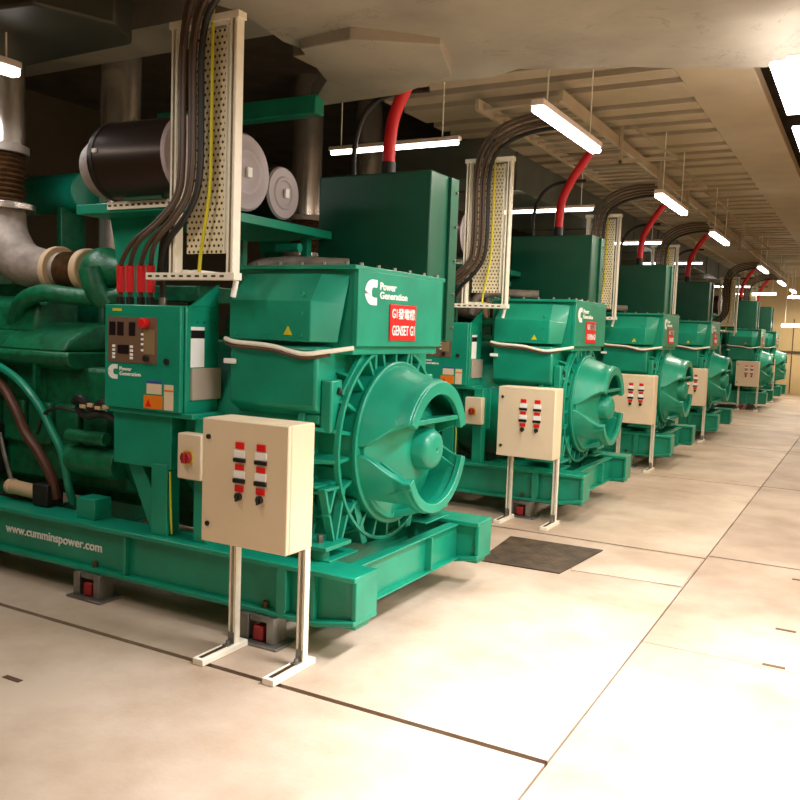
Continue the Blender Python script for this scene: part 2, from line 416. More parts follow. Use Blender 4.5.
    for i in range(22):
        a = 2 * pi * i / 22 + .1
        d = Vector((0, cos(a), sin(a))); e = Vector((0, -sin(a), cos(a))) * .011; C = Vector((0, CY, CZ))
        pl = [(-2.757, .485), (-2.757, .655), (-2.68, .655), (-2.54, .59), (-2.54, .485)]
        vs = [C + Vector((u, 0, 0)) + d * r - e for u, r in pl] + [C + Vector((u, 0, 0)) + d * r + e for u, r in pl]
        mb = MB(); mb.add(vs, [(4, 3, 2, 1, 0), (5, 6, 7, 8, 9)] + [(q, (q + 1) % 5, 5 + (q + 1) % 5, 5 + q) for q in range(5)])
        P('gusset', mb, 'green', .002)
    # side bracket plates on the flange, with a hole boss
    for sg in (-1, 1):
        mb = MB(); y0 = CY + sg * .51; y1 = CY + sg * .62
        mb.box(-2.66, -2.585, min(y0, y1), max(y0, y1), CZ + .10, CZ + .40); mb.box(-2.80, -2.66, min(y0, y1), max(y0, y1), CZ + .14, CZ + .20)
        br = P('lifting_bracket', mb, 'green', .012)
        P('hole', MB().cyl((-2.586, CY + sg * .565, CZ + .34), (-2.582, CY + sg * .54, CZ + .33), .02, n=16), 'black', parent=br)
    # top support frame under the end plate
    mb = MB()
    for sg in (-1, 1):
        mb.prism([(CY + sg * .50, CZ + .30), (CY + sg * .54, CZ + .32), (CY + sg * .26, CZ + .62), (CY + sg * .20, CZ + .62)], 'x', -2.60, -2.57)
        mb.box(-2.62, -2.54, CY + sg * .22 - .012, CY + sg * .22 + .012, CZ + .45, 1.645)
    mb.box(-2.70, -2.54, CY - .27, CY + .27, 1.62, 1.648)
    P('top_support', mb, 'green', .003)
    # ---- end bell castings
    def R(s): return .475 - .095 * s + (.015 if s > .85 else 0)
    XB, XN = -2.50, -2.225
    def shell(name, a0f, a1f, skip=None, ns=8, na=28, th=.045):
        mb = MB(); grid = {}
        for i in range(ns + 1):
            s = i / ns
            for j in range(na + 1):
                t = j / na; a = a0f(s) + (a1f(s) - a0f(s)) * t
                for k, rr in enumerate((R(s), R(s) - th)):
                    grid[i, j, k] = len(mb.v); mb.v.append((XB + (XN - XB) * s, CY + rr * cos(a), CZ + rr * sin(a)))
        on = lambda i, j: 0 <= i < ns and 0 <= j < na and not (skip and skip((i + .5) / ns, (j + .5) / na))
        for i in range(ns):
            for j in range(na):
                if not on(i, j): continue
                q = lambda k: (grid[i, j, k], grid[i + 1, j, k], grid[i + 1, j + 1, k], grid[i, j + 1, k])
                mb.f.append(q(0)); mb.f.append(q(1)[::-1])
                for (ii, jj, e0, e1) in ((i - 1, j, (i, j), (i, j + 1)), (i + 1, j, (i + 1, j), (i + 1, j + 1)), (i, j - 1, (i, j), (i + 1, j)), (i, j + 1, (i, j + 1), (i + 1, j + 1))):
                    if not on(ii, jj): mb.f.append((grid[e0[0], e0[1], 0], grid[e1[0], e1[1], 0], grid[e1[0], e1[1], 1], grid[e0[0], e0[1], 1]))
        return P(name, mb, 'green', .007, smooth=40)
    sm = lambda s: s * s * (3 - 2 * s)
    up = shell('upper_bell', lambda s: radians(2 + 14 * sm(s)), lambda s: radians(178 - 22 * sm(s)))
    lo = shell('lower_bell', lambda s: radians(183 + 24 * sm(s)), lambda s: radians(357 - 12 * sm(s)), skip=lambda s, t: .10 < s < .72 and .22 < t < .42)
    # mouth: thick rim arch and a ledge under the dark half-moon opening
    def arc_plate(a0, a1, ri, ro, xa, xb, n=24):
        poly = [(CY + ro * cos(a0 + (a1 - a0) * i / n), CZ + ro * sin(a0 + (a1 - a0) * i / n)) for i in range(n + 1)] + [(CY + ri * cos(a1 + (a0 - a1) * i / n), CZ + ri * sin(a1 + (a0 - a1) * i / n)) for i in range(n + 1)]
        return MB().prism(poly, 'x', xa, xb)
    P('bell_rim', arc_plate(radians(16), radians(156), .315, .392, XN - .03, XN + .012), 'green', .006, parent=up)
    P('ledge', MB().prism([(-2.48, CZ + .12), (XN, CZ + .145), (XN, CZ + .175), (-2.48, CZ + .15)], 'y', CY - .30, CY + .34), 'green', .006, parent=up)
    P('bell_rim', arc_plate(radians(207), radians(345), .345, .40, XN - .03, XN + .012), 'green', .006, parent=lo)
    for sg in (-1, 1):
        P('rib', MB().prism([(-2.50, CZ - .03), (-2.50, CZ - .30), (-2.22, CZ - .22), (-2.22, CZ - .18)], 'y', CY + sg * .33 - .012, CY + sg * .33 + .012), 'green', .004, parent=lo)
    # inner cover, hub
    P('inner_cover', MB().lathe([(-2.52, .01), (-2.34, .01), (-2.34, .20), (-2.47, .445), (-2.52, .445)], (CY, CZ)), 'green', .003)
    P('bearing_hub', MB().lathe([(-2.4, .01), (-2.225, .01), (-2.225, .07), (-2.24, .105), (-2.27, .125), (-2.4, .14)], (CY, CZ - .02), n=32), 'green', .01)
    # ---- feet
    for sg in (-1, 1):
        yo = CY + sg * .60
        mb = MB()
        for xx in (-2.80, -2.60):
            def bar(p, q, w=.018):
                d = Vector((q[0] - p[0], q[1] - p[1])).normalized(); nrm = (-d.y * w / 2, d.x * w / 2)
                mb.prism([(p[0] + nrm[0], p[1] + nrm[1]), (q[0] + nrm[0], q[1] + nrm[1]), (q[0] - nrm[0], q[1] - nrm[1]), (p[0] - nrm[0], p[1] - nrm[1])], 'x', xx, xx + .05)
            Yf = lambda v: CY + sg * v
            bar((Yf(.70), .86), (Yf(.60), .55)); bar((Yf(.50), .86), (Yf(.58), .55)); bar((Yf(.71), .855), (Yf(.47), .855)); bar((Yf(.60), .855), (Yf(.66), .70)); bar((Yf(.45), .72), (Yf(.52), .55))
        yp = sorted((CY + sg * .46, CY + sg * .49)); mb.box(-2.80, -2.60, yp[0], yp[1], .54, .95)
        mb.box(-2.80, -2.62, *sorted((CY + sg * .50, CY + sg * .70)), .855, .87)
        ft = P('foot', mb, 'green', .004)
        P('foot_plate', MB().box(-2.86, -2.50, min(CY + sg * .5, CY + sg * .76), max(CY + sg * .5, CY + sg * .76), .53, .555), 'green', .004, parent=ft)
        P('spacer', MB().cyl((-2.60, CY + sg * .67, .462), (-2.60, CY + sg * .67, .535), .055), 'green', .004, parent=ft)
        P('bolt', MB().cyl((-2.60, CY + sg * .67, .55), (-2.60, CY + sg * .67, .60), .02, n=6), 'steel', parent=ft)
    # lower ring web down to the deck
    mb = MB(); mb.prism([(CY - .55, CZ - .25), (CY - .40, .475), (CY + .40, .475), (CY + .55, CZ - .25)], 'x', -2.78, -2.755)
    mb.prism([(CY - .42, CZ - .30), (CY - .30, .475), (CY - .24, .475), (CY - .36, CZ - .30)], 'x', -2.76, -2.55)
    mb.prism([(CY + .42, CZ - .30), (CY + .30, .475), (CY + .24, .475), (CY + .36, CZ - .30)], 'x', -2.76, -2.55)
    P('lower_web', mb, 'green', .004)
    # ---- conduit round the alternator
    P('conduit', MB().tube([(-3.30, 3.84, 1.665), (-3.2, 3.815, 1.648), (-2.95, 3.815, 1.635), (-2.74, 3.82, 1.60), (-2.62, 3.88, 1.615), (-2.50, 3.98, 1.64)], .013, 8), 'galv', label='cream conduit')
    P('conduit', MB().tube([(-3.30, 3.85, 1.635), (-3.2, 3.82, 1.622), (-2.95, 3.82, 1.612), (-2.74, 3.83, 1.578), (-2.60, 3.90, 1.60)], .011, 8), 'hose', label='brown conduit')
    P('tag', MB().box(-3.30, -3.22, 3.825, 3.85, 1.52, 1.55), 'white', .004, label='small white tube clip')
    # ---- dark cable riser cabinet on the far side
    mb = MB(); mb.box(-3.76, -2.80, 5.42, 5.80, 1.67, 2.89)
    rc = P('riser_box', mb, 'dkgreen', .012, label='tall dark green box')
    P('edge_flange', MB().box(-2.80, -2.775, 5.70, 5.83, 1.68, 2.88), 'dkgreen', .003, parent=rc)
    for i in range(5): P('bolt', MB().cyl((-2.775, 5.79, 1.78 + .25 * i), (-2.763, 5.79, 1.78 + .25 * i), .012, n=6), 'steel', parent=rc)
    P('riser_leg', MB().box(-2.95, -2.88, 5.36, 5.44, .46, 1.67).box(-3.7, -3.63, 5.36, 5.44, .46, 1.67), 'green', .004)
    P('riser_bracket', MB().box(-3.5, -2.8, 5.04, 5.43, 1.72, 1.95), 'green', .005)
    # ---- air cleaner shelf and canisters
    mb = MB(); mb.box(-4.50, -3.62, 3.78, 5.40, 2.412, 2.472)
    sh = P('shelf', mb, 'green', .004)
    P('shelf_post', MB().prism([(-4.42, 2.435), (-4.0, 2.435), (-4.06, 1.9), (-4.30, 1.9)], 'y', 3.98, 4.03).box(-4.30, -4.06, 3.98, 4.03, 1.25, 1.9), 'green', .004, parent=sh)
    P('shelf_post', MB().box(-3.82, -3.76, 5.28, 5.34, .46, 2.435).box(-4.45, -4.38, 5.28, 5.34, .46, 2.435), 'green', .004, parent=sh)
    P('slotted_rail', MB().box(-4.20, -3.62, 3.762, 3.779, 2.428, 2.475), 'galv', parent=sh, label='cream slotted rail')
    for q in range(11): P('slot', MB().box(-4.19 + .05 * q, -4.165 + .05 * q, 3.759, 3.763, 2.445, 2.457), 'bronze', parent=sh)
    for (yc, zc, r, x0, x1) in ((3.80, 2.712, .238, -4.16, -3.55), (4.29, 2.712, .238, -4.16, -3.55), (4.78, 2.66, .175, -4.1, -3.62)):
        ac = P('air_cleaner', MB().cyl((x0, yc, zc), (x1, yc, zc), r, n=40), 'canister', .008, label='dark brown canister')
        P('end_cap', MB().lathe([(x1 - .005, .01), (x1 + .012, .01), (x1 + .012, r * .45), (x1 + .02, r * .5), (x1 + .02, r * .6), (x1 + .012, r * .66), (x1 + .012, r * .96), (x1 - .005, r * 1.02)], (yc, zc), n=40), 'endcap', parent=ac, label='grey end cap')
        P('cap_clip', MB().box(x1 + .018, x1 + .035, yc - .01, yc + .03, zc - .03, zc + .03), 'white', parent=ac)
        P('outlet_boot', MB().cyl((x0 - .14, yc, zc - .04), (x0, yc, zc - .02), r * .72, r * .92, n=32), 'lagging', .01, parent=ac, label='beige rubber boot')
        P('strap', MB().ring(x0 + .03, x0 + .05, r - .002, r + .004, (yc, zc)), 'black', parent=ac)
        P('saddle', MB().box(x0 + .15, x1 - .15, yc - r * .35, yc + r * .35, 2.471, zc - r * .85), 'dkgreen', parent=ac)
    P('tag', MB().box(-4.10, -4.07, 3.553, 3.566, 2.73, 2.752), 'white', label='small white tag')
    # ---- engine
    mb = MB(); mb.box(-6.95, -4.05, 3.98, 5.08, .60, 1.42)
    mb.box(-6.9, -4.3, 4.15, 4.9, .475, .62)
    eb = P('engine_block', mb, 'engine', .03)
    for i in range(9): P('side_cover', MB().box(-6.85 + i * .28, -6.62 + i * .28, 3.93, 3.99, .86, 1.16), 'engine', .02, parent=eb)
    P('flywheel_housing', MB().lathe([(-4.25, .05), (-3.75, .05), (-3.75, .56), (-3.95, .56), (-3.97, .66), (-4.10, .66), (-4.25, .60)], (CY, CZ - .08), n=40), 'engine', .01)
    P('starter_motor', MB().cyl((-4.72, 3.92, .80), (-4.22, 3.92, .80), .10, n=24).cyl((-4.66, 3.86, .97), (-4.3, 3.86, .97), .045, n=16), 'engine', .008)
    for sg in (-1, 1):
        lip = [(CY + sg * .66, 1.44), (CY + sg * .68, 1.49), (CY + sg * .66, 1.52), (CY + sg * .1, 1.52), (CY + sg * .1, 1.40), (CY + sg * .6, 1.40)]
        hd = P('cylinder_head', MB().prism(lip, 'x', -6.95, -4.66), 'engine', .012)
        cv = [(CY + sg * .64, 1.52), (CY + sg * .58, 1.60), (CY + sg * .36, 1.72), (CY + sg * .1, 1.72), (CY + sg * .1, 1.52)]
        P('rocker_cover', MB().prism(cv, 'x', -6.9, -4.74), 'engine', .02, parent=hd)
        P('rocker_cover', MB().prism([(CY + sg * .50, 1.63), (CY + sg * .46, 1.84), (CY + sg * .34, 1.90), (CY + sg * .1, 1.90), (CY + sg * .1, 1.6)], 'x', -6.9, -5.22), 'engine', .03, parent=hd)
        for i in range(6): P('rib', MB().box(-6.8 + i * .35, -6.77 + i * .35, CY + sg * .62 - .02, CY + sg * .62 + .02, 1.22, 1.44), 'engine', parent=hd)
    P('air_pipe', MB().tube([(-5.5, 4.08, 1.72), (-5.33, 4.02, 1.86), (-5.10, 4.02, 1.92), (-4.85, 4.08, 1.90), (-4.62, 4.14, 1.90), (-4.42, 4.22, 1.93)], .062, 16), 'engine', label='green air pipe')
    P('turbocharger', MB().lathe([(-4.86, .09), (-4.83, .13), (-4.76, .16), (-4.69, .16), (-4.62, .12), (-4.55, .10), (-4.50, .09), (-4.50, .02), (-4.86, .02)], (4.22, 2.09), n=36), 'engine', .01)
    P('turbo_outlet', MB().tube([(-4.70, 4.06, 2.09), (-4.66, 4.08, 1.95), (-4.62, 4.14, 1.86)], .075, 14), 'engine')
    P('clamp_ring', MB().ring(-4.93, -4.86, .04, .155, (4.22, 2.09)), 'beige', .01, label='beige clamp ring')
    bel = MB(); prof = []
    for i in range(21): prof.append((-5.13 + i * .01, .125 + (.012 if i % 2 else -.006)))
    bel.lathe([(-5.13, .02)] + prof + [(-4.93, .02)], (4.22, 2.09), n=32)
    P('exhaust_bellows', bel, 'bronze', label='brown metal bellows')
    # silver lagged elbow and riser bellows
    el = P('exhaust_elbow', MB().tube([(-5.13, 4.22, 2.09), (-5.35, 4.22, 2.10), (-5.62, 4.22, 2.16), (-5.80, 4.22, 2.34), (-5.86, 4.22, 2.56)], lambda u: .13 + .07 * u if u < .5 else .165 + .02 * (u - .5), 24), 'lagging', label='silver lagged elbow')
    P('flange', MB().ring(-5.22, -5.17, .03, .175, (4.22, 2.09)), 'beige', .006, parent=el)
    P('flange', MB().ring(2.55, 2.60, .03, .245, (-5.86, 4.22), 'z'), 'silver', .006, parent=el)
    prof = [(2.60 + i * .0185, .165 + (.02 if i % 2 else -.01)) for i in range(21)]
    P('bellows', MB().lathe([(2.60, .02)] + prof + [(2.97, .02)], (-5.86, 4.22), 'z', 32), 'bronze', parent=el)
    # pipes, hoses
    P('coolant_pipe', MB().tube([(-5.9, 3.86, 1.50), (-5.45, 3.84, 1.42), (-5.15, 3.83, 1.32), (-4.93, 3.83, 1.16), (-4.80, 3.83, 1.0), (-4.70, 3.84, .84), (-4.66, 3.86, .62), (-4.66, 3.9, .5)], .027, 10), 'green', label='green coolant pipe')
    P('hose', MB().tube([(-5.7, 3.86, 1.34), (-5.36, 3.84, 1.28), (-5.16, 3.82, 1.12), (-5.05, 3.82, .96), (-4.90, 3.82, .82), (-4.80, 3.84, .66), (-4.78, 3.86, .52)], .034, 10), 'hose', label='brown rubber hose')
    P('hose', MB().tube([(-4.95, 3.84, .95), (-4.85, 3.82, 1.10), (-4.70, 3.83, 1.15), (-4.55, 3.88, 1.12)], .012, 8), 'black')
    P('hose', MB().tube([(-5.35, 3.84, .92), (-5.26, 3.82, .75), (-5.2, 3.84, .55)], .016, 8), 'steel')
    P('wiring_loom', MB().tube([(-4.60, 3.86, 1.20), (-4.48, 3.80, 1.23), (-4.38, 3.82, 1.17), (-4.26, 3.80, 1.22), (-4.12, 3.84, 1.17)], .028, 8).tube([(-4.55, 3.84, 1.16), (-4.42, 3.80, 1.12), (-4.3, 3.82, 1.14), (-4.15, 3.82, 1.10)], .024, 8), 'black')
    for q in range(4): P('connector', MB().box(-4.46 + q * .07, -4.41 + q * .07, 3.775, 3.80, 1.17 + .012 * (q % 2), 1.195 + .012 * (q % 2)), 'beige', .004)
    P('fuel_filter', MB().cyl((-5.22, 3.84, .555), (-4.93, 3.84, .545), .05, n=20).cyl((-5.24, 3.84, .556), (-5.20, 3.84, .555), .056, n=20), 'beige', .006, label='beige filter canister')
    P('filter_head', MB().box(-4.93, -4.78, 3.78, 3.92, .47, .62), 'black', .01)
    P('oil_filter', MB().cyl((-5.5, 3.90, .62), (-5.5, 3.90, .98), .085, n=24), 'black', .01)
    P('oil_filter', MB().cyl((-5.75, 3.90, .62), (-5.75, 3.90, .98), .085, n=24), 'black', .01)
    P('engine_mount', MB().box(-4.42, -4.25, 3.72, 3.86, .465, .60), 'green', .006)
    P('intercooler', MB().cyl((-7.0, 4.95, 2.79), (-5.75, 4.95, 2.79), .165, n=32), 'green', .01)
    P('intercooler_rail', MB().box(-7.0, -4.3, 4.7, 5.1, 1.9, 2.02), 'engine', .01)
    for (xa, zt) in ((-6.9, 2.66), (-5.95, 2.66), (-4.5, 1.95)): P('intercooler_bracket', MB().box(xa, xa + .06, 4.8, 5.05, 1.42, zt), 'engine', .01)
    P('charge_pipe', MB().tube([(-3.95, 4.75, 1.95), (-3.90, 4.8, 2.14), (-3.72, 4.95, 2.2), (-3.30, 5.15, 2.2)], .045, 14), 'lagging', label='silver charge pipe')
    P('charge_pipe', MB().cyl((-3.75, 4.9, 2.30), (-3.55, 4.9, 2.30), .03), 'green')
    return T
# ================================================================== CONTROL CABINET
def cxp(px): return -4.066 + (px - 106) * .0080
def czp(py): return 1.845 - (py - 304) * .00585
def make_control():
    T = Thing('control_cabinet', (-3.74, 3.8, .46), 'x', 'control cabinet', 'green control cabinets')
    P = T.part
    P('body', MB().box(-4.075, -3.45, 3.675, 3.955, 1.22, 1.845), 'green', .006)
    d = P('door', MB().box(-4.075, -3.462, 3.64, 3.672, 1.222, 1.843), 'green', .006)
    Y = 3.64
    def fl(name, x0, x1, y0, y1, m, dp=.005, lab=None, base=0): return P(name, MB().box(cxp(x0), cxp(x1), Y - base - dp, Y - base + .001, czp(y1), czp(y0)), m, .001, parent=d, label=lab)
    fl('instrument_panel', 109, 159, 317, 363.5, 'brownpanel', .006)
    for a, b in ((110.5, 117), (119, 125.5), (131, 137.5)): fl('display', a, b, 322, 336, 'dark', .003, base=.006)
    fl('tan_overlay', 146, 157, 329, 354, 'tan', .002, base=.006)
    fl('lcd_screen', 119.5, 131, 345.5, 354.5, 'dark', .004, base=.006)
    for x in (115.5, 134):
        for y in (347, 351, 355, 358.5): fl('button', x - 1.4, x + 1.4, y - 1.3, y + 1.3, 'white', .005, base=.006)
    for y in (334, 339, 344, 350): fl('button', 143.8, 146.2, y - 1.1, y + 1.1, 'white', .005, base=.006)
    P('stop_button', MB().cyl((cxp(148.5), Y - .006, czp(322.5)), (cxp(148.5), Y - .045, czp(322.5)), .028, n=20), 'signred', .004, parent=d, label='red mushroom stop button')
    P('key_switch', MB().cyl((cxp(150), Y - .006, czp(358)), (cxp(150), Y - .03, czp(358)), .018, n=16), 'black', parent=d)
    P('door_lock', MB().cyl((cxp(169), Y, czp(360)), (cxp(169), Y - .014, czp(360)), .018, n=16), 'black', parent=d)
    fl('sticker', 113, 122.5, 308.5, 311.2, 'yellow', .002)
    P('emblem', logo_mb((cxp(108.5), Y - .002, czp(381)), (1, 0, 0), (0, 0, 1), .082, .088), 'white', parent=d)
    P('lettering', text_mb('Power', .03, (cxp(121), Y - .002, czp(372)), (1, 0, 0), (0, 0, 1), .003, .0006, width=.10, height=.024), 'white', parent=d)
    P('lettering', text_mb('Generation', .03, (cxp(121), Y - .002, czp(377)), (1, 0, 0), (0, 0, 1), .003, .0006, width=.175, height=.024), 'white', parent=d)
    fl('sticker', 149, 164, 383, 393.5, 'cream', .002); fl('sticker', 149, 164, 380, 383, 'blue', .002)
    fl('warning_sticker', 146, 165, 395, 408.5, 'orange', .002)
    P('warning_mark', MB().prism([(cxp(148), czp(406.5)), (cxp(154), czp(406.5)), (cxp(151), czp(399))], 'y', Y - .0035, Y - .001), 'signred', parent=d)
    fl('sticker', 166.5, 175.5, 383, 408.5, 'cream', .002); fl('sticker', 166.5, 175.5, 388, 390, 'orange', .003)
    X = -3.45
    sy = lambda px: 3.64 + (px - 182) * .0104
    P('sticker', MB().box(X - .001, X + .002, sy(189), sy(200), czp(365), czp(324.5)), 'white', label='white side label')
    P('sticker', MB().box(X, X + .003, sy(189), sy(200), czp(336), czp(328)), 'dark', label='black label band')
    P('document_box', MB().box(X, X + .02, sy(189), sy(213), czp(398), czp(366)), 'greyplate', .004, label='grey side plate')
    for q in (194, 199.5, 208.5): P('rivet', MB().cyl((X, sy(q), czp(320)), (X + .004, sy(q), czp(320)), .005, n=8), 'dkgreen')
    P('hood_gusset', MB().prism([(3.72, 1.845), (3.95, 1.845), (3.95, 1.98)], 'x', -3.47, -3.45), 'green')
    # pedestal
    mb = MB(); mb.box(-4.06, -3.58, 3.70, 3.95, .87, 1.20); mb.box(-4.06, -3.38, 3.66, 4.0, 1.19, 1.222)
    ps = P('pedestal', mb, 'green', .006)
    P('post', MB().box(-3.73, -3.60, 3.69, 3.80, .463, .90), 'green', .006)
    P('post', MB().box(-3.40, -3.30, 3.70, 3.80, .463, 1.20), 'green', .006)
    P('back_plate', MB().box(-3.56, -3.26, 3.80, 3.815, .80, 1.20), 'green', .003)
    P('brace', MB().prism([(-4.0, .87), (-3.88, .87), (-3.73, .60), (-3.73, .463), (-3.80, .463)], 'y', 3.76, 3.78), 'green', .003)
    P('earth_wire', MB().tube([(-3.585, 3.70, .86), (-3.57, 3.69, .72), (-3.575, 3.70, .60), (-3.585, 3.72, .48)], .006, 8), 'yellow')
    return T
def make_isolator():
    T = Thing('isolator_switch', (-3.39, 3.65, .84), 'x', 'switch', 'cream isolator switches')
    b = T.part('box', MB().box(-3.455, -3.275, 3.62, 3.70, .85, 1.115), 'cream', .008)
    T.part('escutcheon', MB().box(-3.405, -3.335, 3.616, 3.621, .94, 1.02), 'yellow', .002)
    T.part('knob', MB().cyl((-3.37, 3.62, .98), (-3.37, 3.585, .98), .033, n=20).box(-3.38, -3.36, 3.57, 3.59, .95, 1.01), 'mred', .003, label='dark red rotary knob')
    return T
# ================================================================== SWITCH CABINET ON STAND
def nearer(mb, f=.98):
    mb.v = [(x * f, y * f, H - (H - z) * f) for (x, y, z) in mb.v]; return mb
def make_switch():
    T = Thing('switch_cabinet', (-2.75, 3.45, 0), 'x', 'electrical cabinet', 'cream cabinets on stands')
    P = lambda n, mb, m, bevel=0, parent=None: T.part(n, nearer(mb), m, bevel, parent)
    Q = T.part
    P('body', MB().box(-3.03, -2.473, 3.388, 3.588, .60, 1.258), 'cream', .008)
    d = P('door', MB().box(-3.03, -2.473, 3.36, 3.386, .602, 1.256), 'cream', .006)
    Y = 3.36
    for xc in (-2.777, -2.640):
        for (z0, z1, m, n, w) in ((1.115, 1.15, 'signred', 'nameplate', .028), (1.068, 1.108, 'white', 'indicator_window', .036), (1.046, 1.066, 'dark', 'button_strip', .038), (1.006, 1.034, 'signred', 'nameplate', .028),
                              (.962, 1.002, 'white', 'indicator_window', .036), (.938, .960, 'dark', 'button_strip', .038), (.893, .925, 'signred', 'nameplate', .028)):
            P(n, MB().box(xc - w, xc + w, Y - (.012 if m == 'dark' else .006), Y + .001, z0, z1), m, .002, parent=d)
        P('rotary_switch', MB().cyl((xc, Y, .868), (xc, Y - .02, .868), .02, n=16).box(xc - .005, xc + .005, Y - .032, Y - .018, .845, .89), 'black', .002, parent=d)
    for z in (.70, 1.16): P('door_lock', MB().cyl((-2.985, Y, z), (-2.985, Y - .01, z), .013, n=14), 'black', parent=d)
    for xc in (-2.895, -2.446):
        mb = MB()                                                    # slotted C strut
        mb.box(xc - .022, xc - .018, 3.46, 3.505, .03, .624); mb.box(xc + .018, xc + .022, 3.46, 3.505, .03, .624); mb.box(xc - .022, xc + .022, 3.501, 3.505, .03, .624)
        mb.box(xc - .022, xc - .010, 3.46, 3.463, .03, .624); mb.box(xc + .010, xc + .022, 3.46, 3.463, .03, .624)
        l = Q('leg', mb, 'galv')
        f = Q('foot', MB().box(xc - .035, xc + .035, 3.20, 3.56, 0, .035), 'galv', .004)
        Q('foot_slot', MB().box(xc - .012, xc + .012, 3.22, 3.42, .034, .037), 'bronze', parent=f)
        Q('angle_bracket', MB().box(xc - .02, xc + .02, 3.41, 3.46, .035, .042).box(xc - .02, xc + .02, 3.454, 3.46, .035, .10), 'steel', .002, parent=f)
        Q('bolt', MB().cyl((xc, 3.435, .04), (xc, 3.435, .06), .012, n=6), 'steel', parent=f)
    return T
# ================================================================== CABLE TRAY AND CABLES
TY = 3.66
def make_tray():
    T = Thing('cable_tray', (-3.29, TY, 2.0), 'x', 'cable tray', 'upright perforated cable trays')
    P = T.part
    P('perforated_back', MB().box(-3.46, -3.15, TY + .02, TY + .026, 2.14, 3.36), 'perf', label='perforated cream sheet')
    for x in (-3.54, -3.118):
        mb = MB(); mb.box(x, x + .045, TY + .02, TY + .025, 1.995, 3.41); mb.box(x, x + .004, TY - .035, TY + .02, 1.995, 3.41); mb.box(x + .041, x + .045, TY - .035, TY + .02, 1.995, 3.41)
        mb.box(x, x + .015, TY - .039, TY - .035, 1.995, 3.41); mb.box(x + .030, x + .045, TY - .039, TY - .035, 1.995, 3.41)
        P('side_rail', mb, 'galv', .002)
    P('side_return', MB().box(-3.158, -3.148, TY - .02, TY + .02, 2.14, 3.36), 'galv')
    for z in (1.99, 3.38):
        r = P('cross_rail', MB().box(-3.56 if z > 3 else -3.72, -3.06, TY - .04, TY + .028, z, z + .04), 'galv', .002)
        for q in range(10 if z < 3 else 0): P('slot', MB().box(-3.70 + .06 * q, -3.67 + .06 * q, TY - .0415, TY - .04, z + .014, z + .026), 'bronze', parent=r)
    P('bracket', MB().cyl((-3.13, TY + .04, 1.90), (-3.11, TY + .04, 1.99), .016, n=12), 'white', label='white tube clip')
    for xa in (-3.50, -3.42): P('support_arm', MB().box(xa, xa + .04, TY + .026, 4.02, 2.02, 2.05), 'galv', .002)
    return T
def make_cables():
    out = []
    g = 'power cables strapped to the upright trays'
    for i, (xc, gx, rr) in enumerate(((-3.435, -4.03, .0145), (-3.398, -3.95, .0145), (-3.361, -3.86, .0145), (-3.324, -3.78, .0145), (-3.285, -3.68, .019))):
        yy = TY - .07 - .014 * (i % 2)
        pts = [(xc + .80, yy, 3.78 - .035 * i), (xc + .5, yy, 3.77 - .035 * i), (xc + .24, yy, 3.69 - .03 * i), (xc + .06, yy, 3.52 - .02 * i), (xc, yy, 3.25), (xc, yy, 2.9), (xc, yy, 2.62), (xc - .03, yy, 2.45), (xc * .75 + gx * .25 - .02, yy, 2.32), (xc * .35 + gx * .65, yy + .02, 2.20), (gx + .02, 3.70, 2.08), (gx, 3.72, 1.97), (gx, 3.72, 1.847)]
        T = Thing('power_cable', (gx, 3.72, 1.846), 'x', 'cable', g)
        T.part('sheath', MB().tube(pts, rr, 10, 5), 'cable' if i != 4 else 'black')
        if i < 4: T.part('sleeve', MB().tube([(gx + .02, 3.70, 2.08), (gx + .005, 3.715, 2.01), (gx, 3.72, 1.92)], rr * 1.7, 10, 4), 'red', label='red shrink sleeve')
        T.part('gland', MB().cyl((gx, 3.72, 1.846), (gx, 3.72, 1.89), .024, n=12), 'steel' if i == 4 else 'black')
        out.append(T.o)
    yy = TY - .03
    o = single('earth_cable', MB().tube([(-3.247, yy, 3.6), (-3.247, yy, 3.3), (-3.245, yy, 2.8), (-3.25, yy, 2.5), (-3.28, yy, 2.30), (-3.32, yy + .01, 2.12), (-3.32, yy, 2.0)], .010, 8), 'yellow', 'x', 'cable', 'yellow earth cables')
    out.append(o); return out
def make_red():
    T = Thing('red_cable_hose', (-3.26, 5.6, 2.89), 'x', 'cable hose', 'red hoses rising from the tall green boxes')
    T.part('hose', MB().tube([(-3.26, 5.6, 2.98), (-3.255, 5.6, 3.15), (-3.22, 5.6, 3.35), (-3.12, 5.6, 3.55), (-2.99, 5.6, 3.74), (-2.85, 5.6, 3.93)], .048, 14), 'red')
    T.part('cuff', MB().cyl((-3.26, 5.6, 2.89), (-3.26, 5.6, 3.0), .055, n=16), 'black')
    return T
def make_black():
    T = Thing('black_cable_hose', (-3.58, 5.62, 2.89), 'x', 'cable hose', 'black hoses rising from the tall green boxes')
    T.part('hose', MB().tube([(-3.58, 5.62, 2.89), (-3.58, 5.62, 3.12), (-3.54, 5.62, 3.30), (-3.44, 5.62, 3.44), (-3.28, 5.66, 3.52), (-3.0, 5.72, 3.54)], .02, 10), 'black')
    return T
def make_stack(xc, yc, z0, r, nm):
    T = Thing('exhaust_stack', (xc, yc, z0), 'x', 'exhaust pipe', nm)
    T.part('pipe', MB().cyl((xc, yc, z0), (xc, yc, 4.6), r, n=32), 'silver')
    T.part('flange', MB().ring(z0, z0 + .06, .02, r + .03, (xc, yc), 'z', 32), 'lagging', .006)
    return T
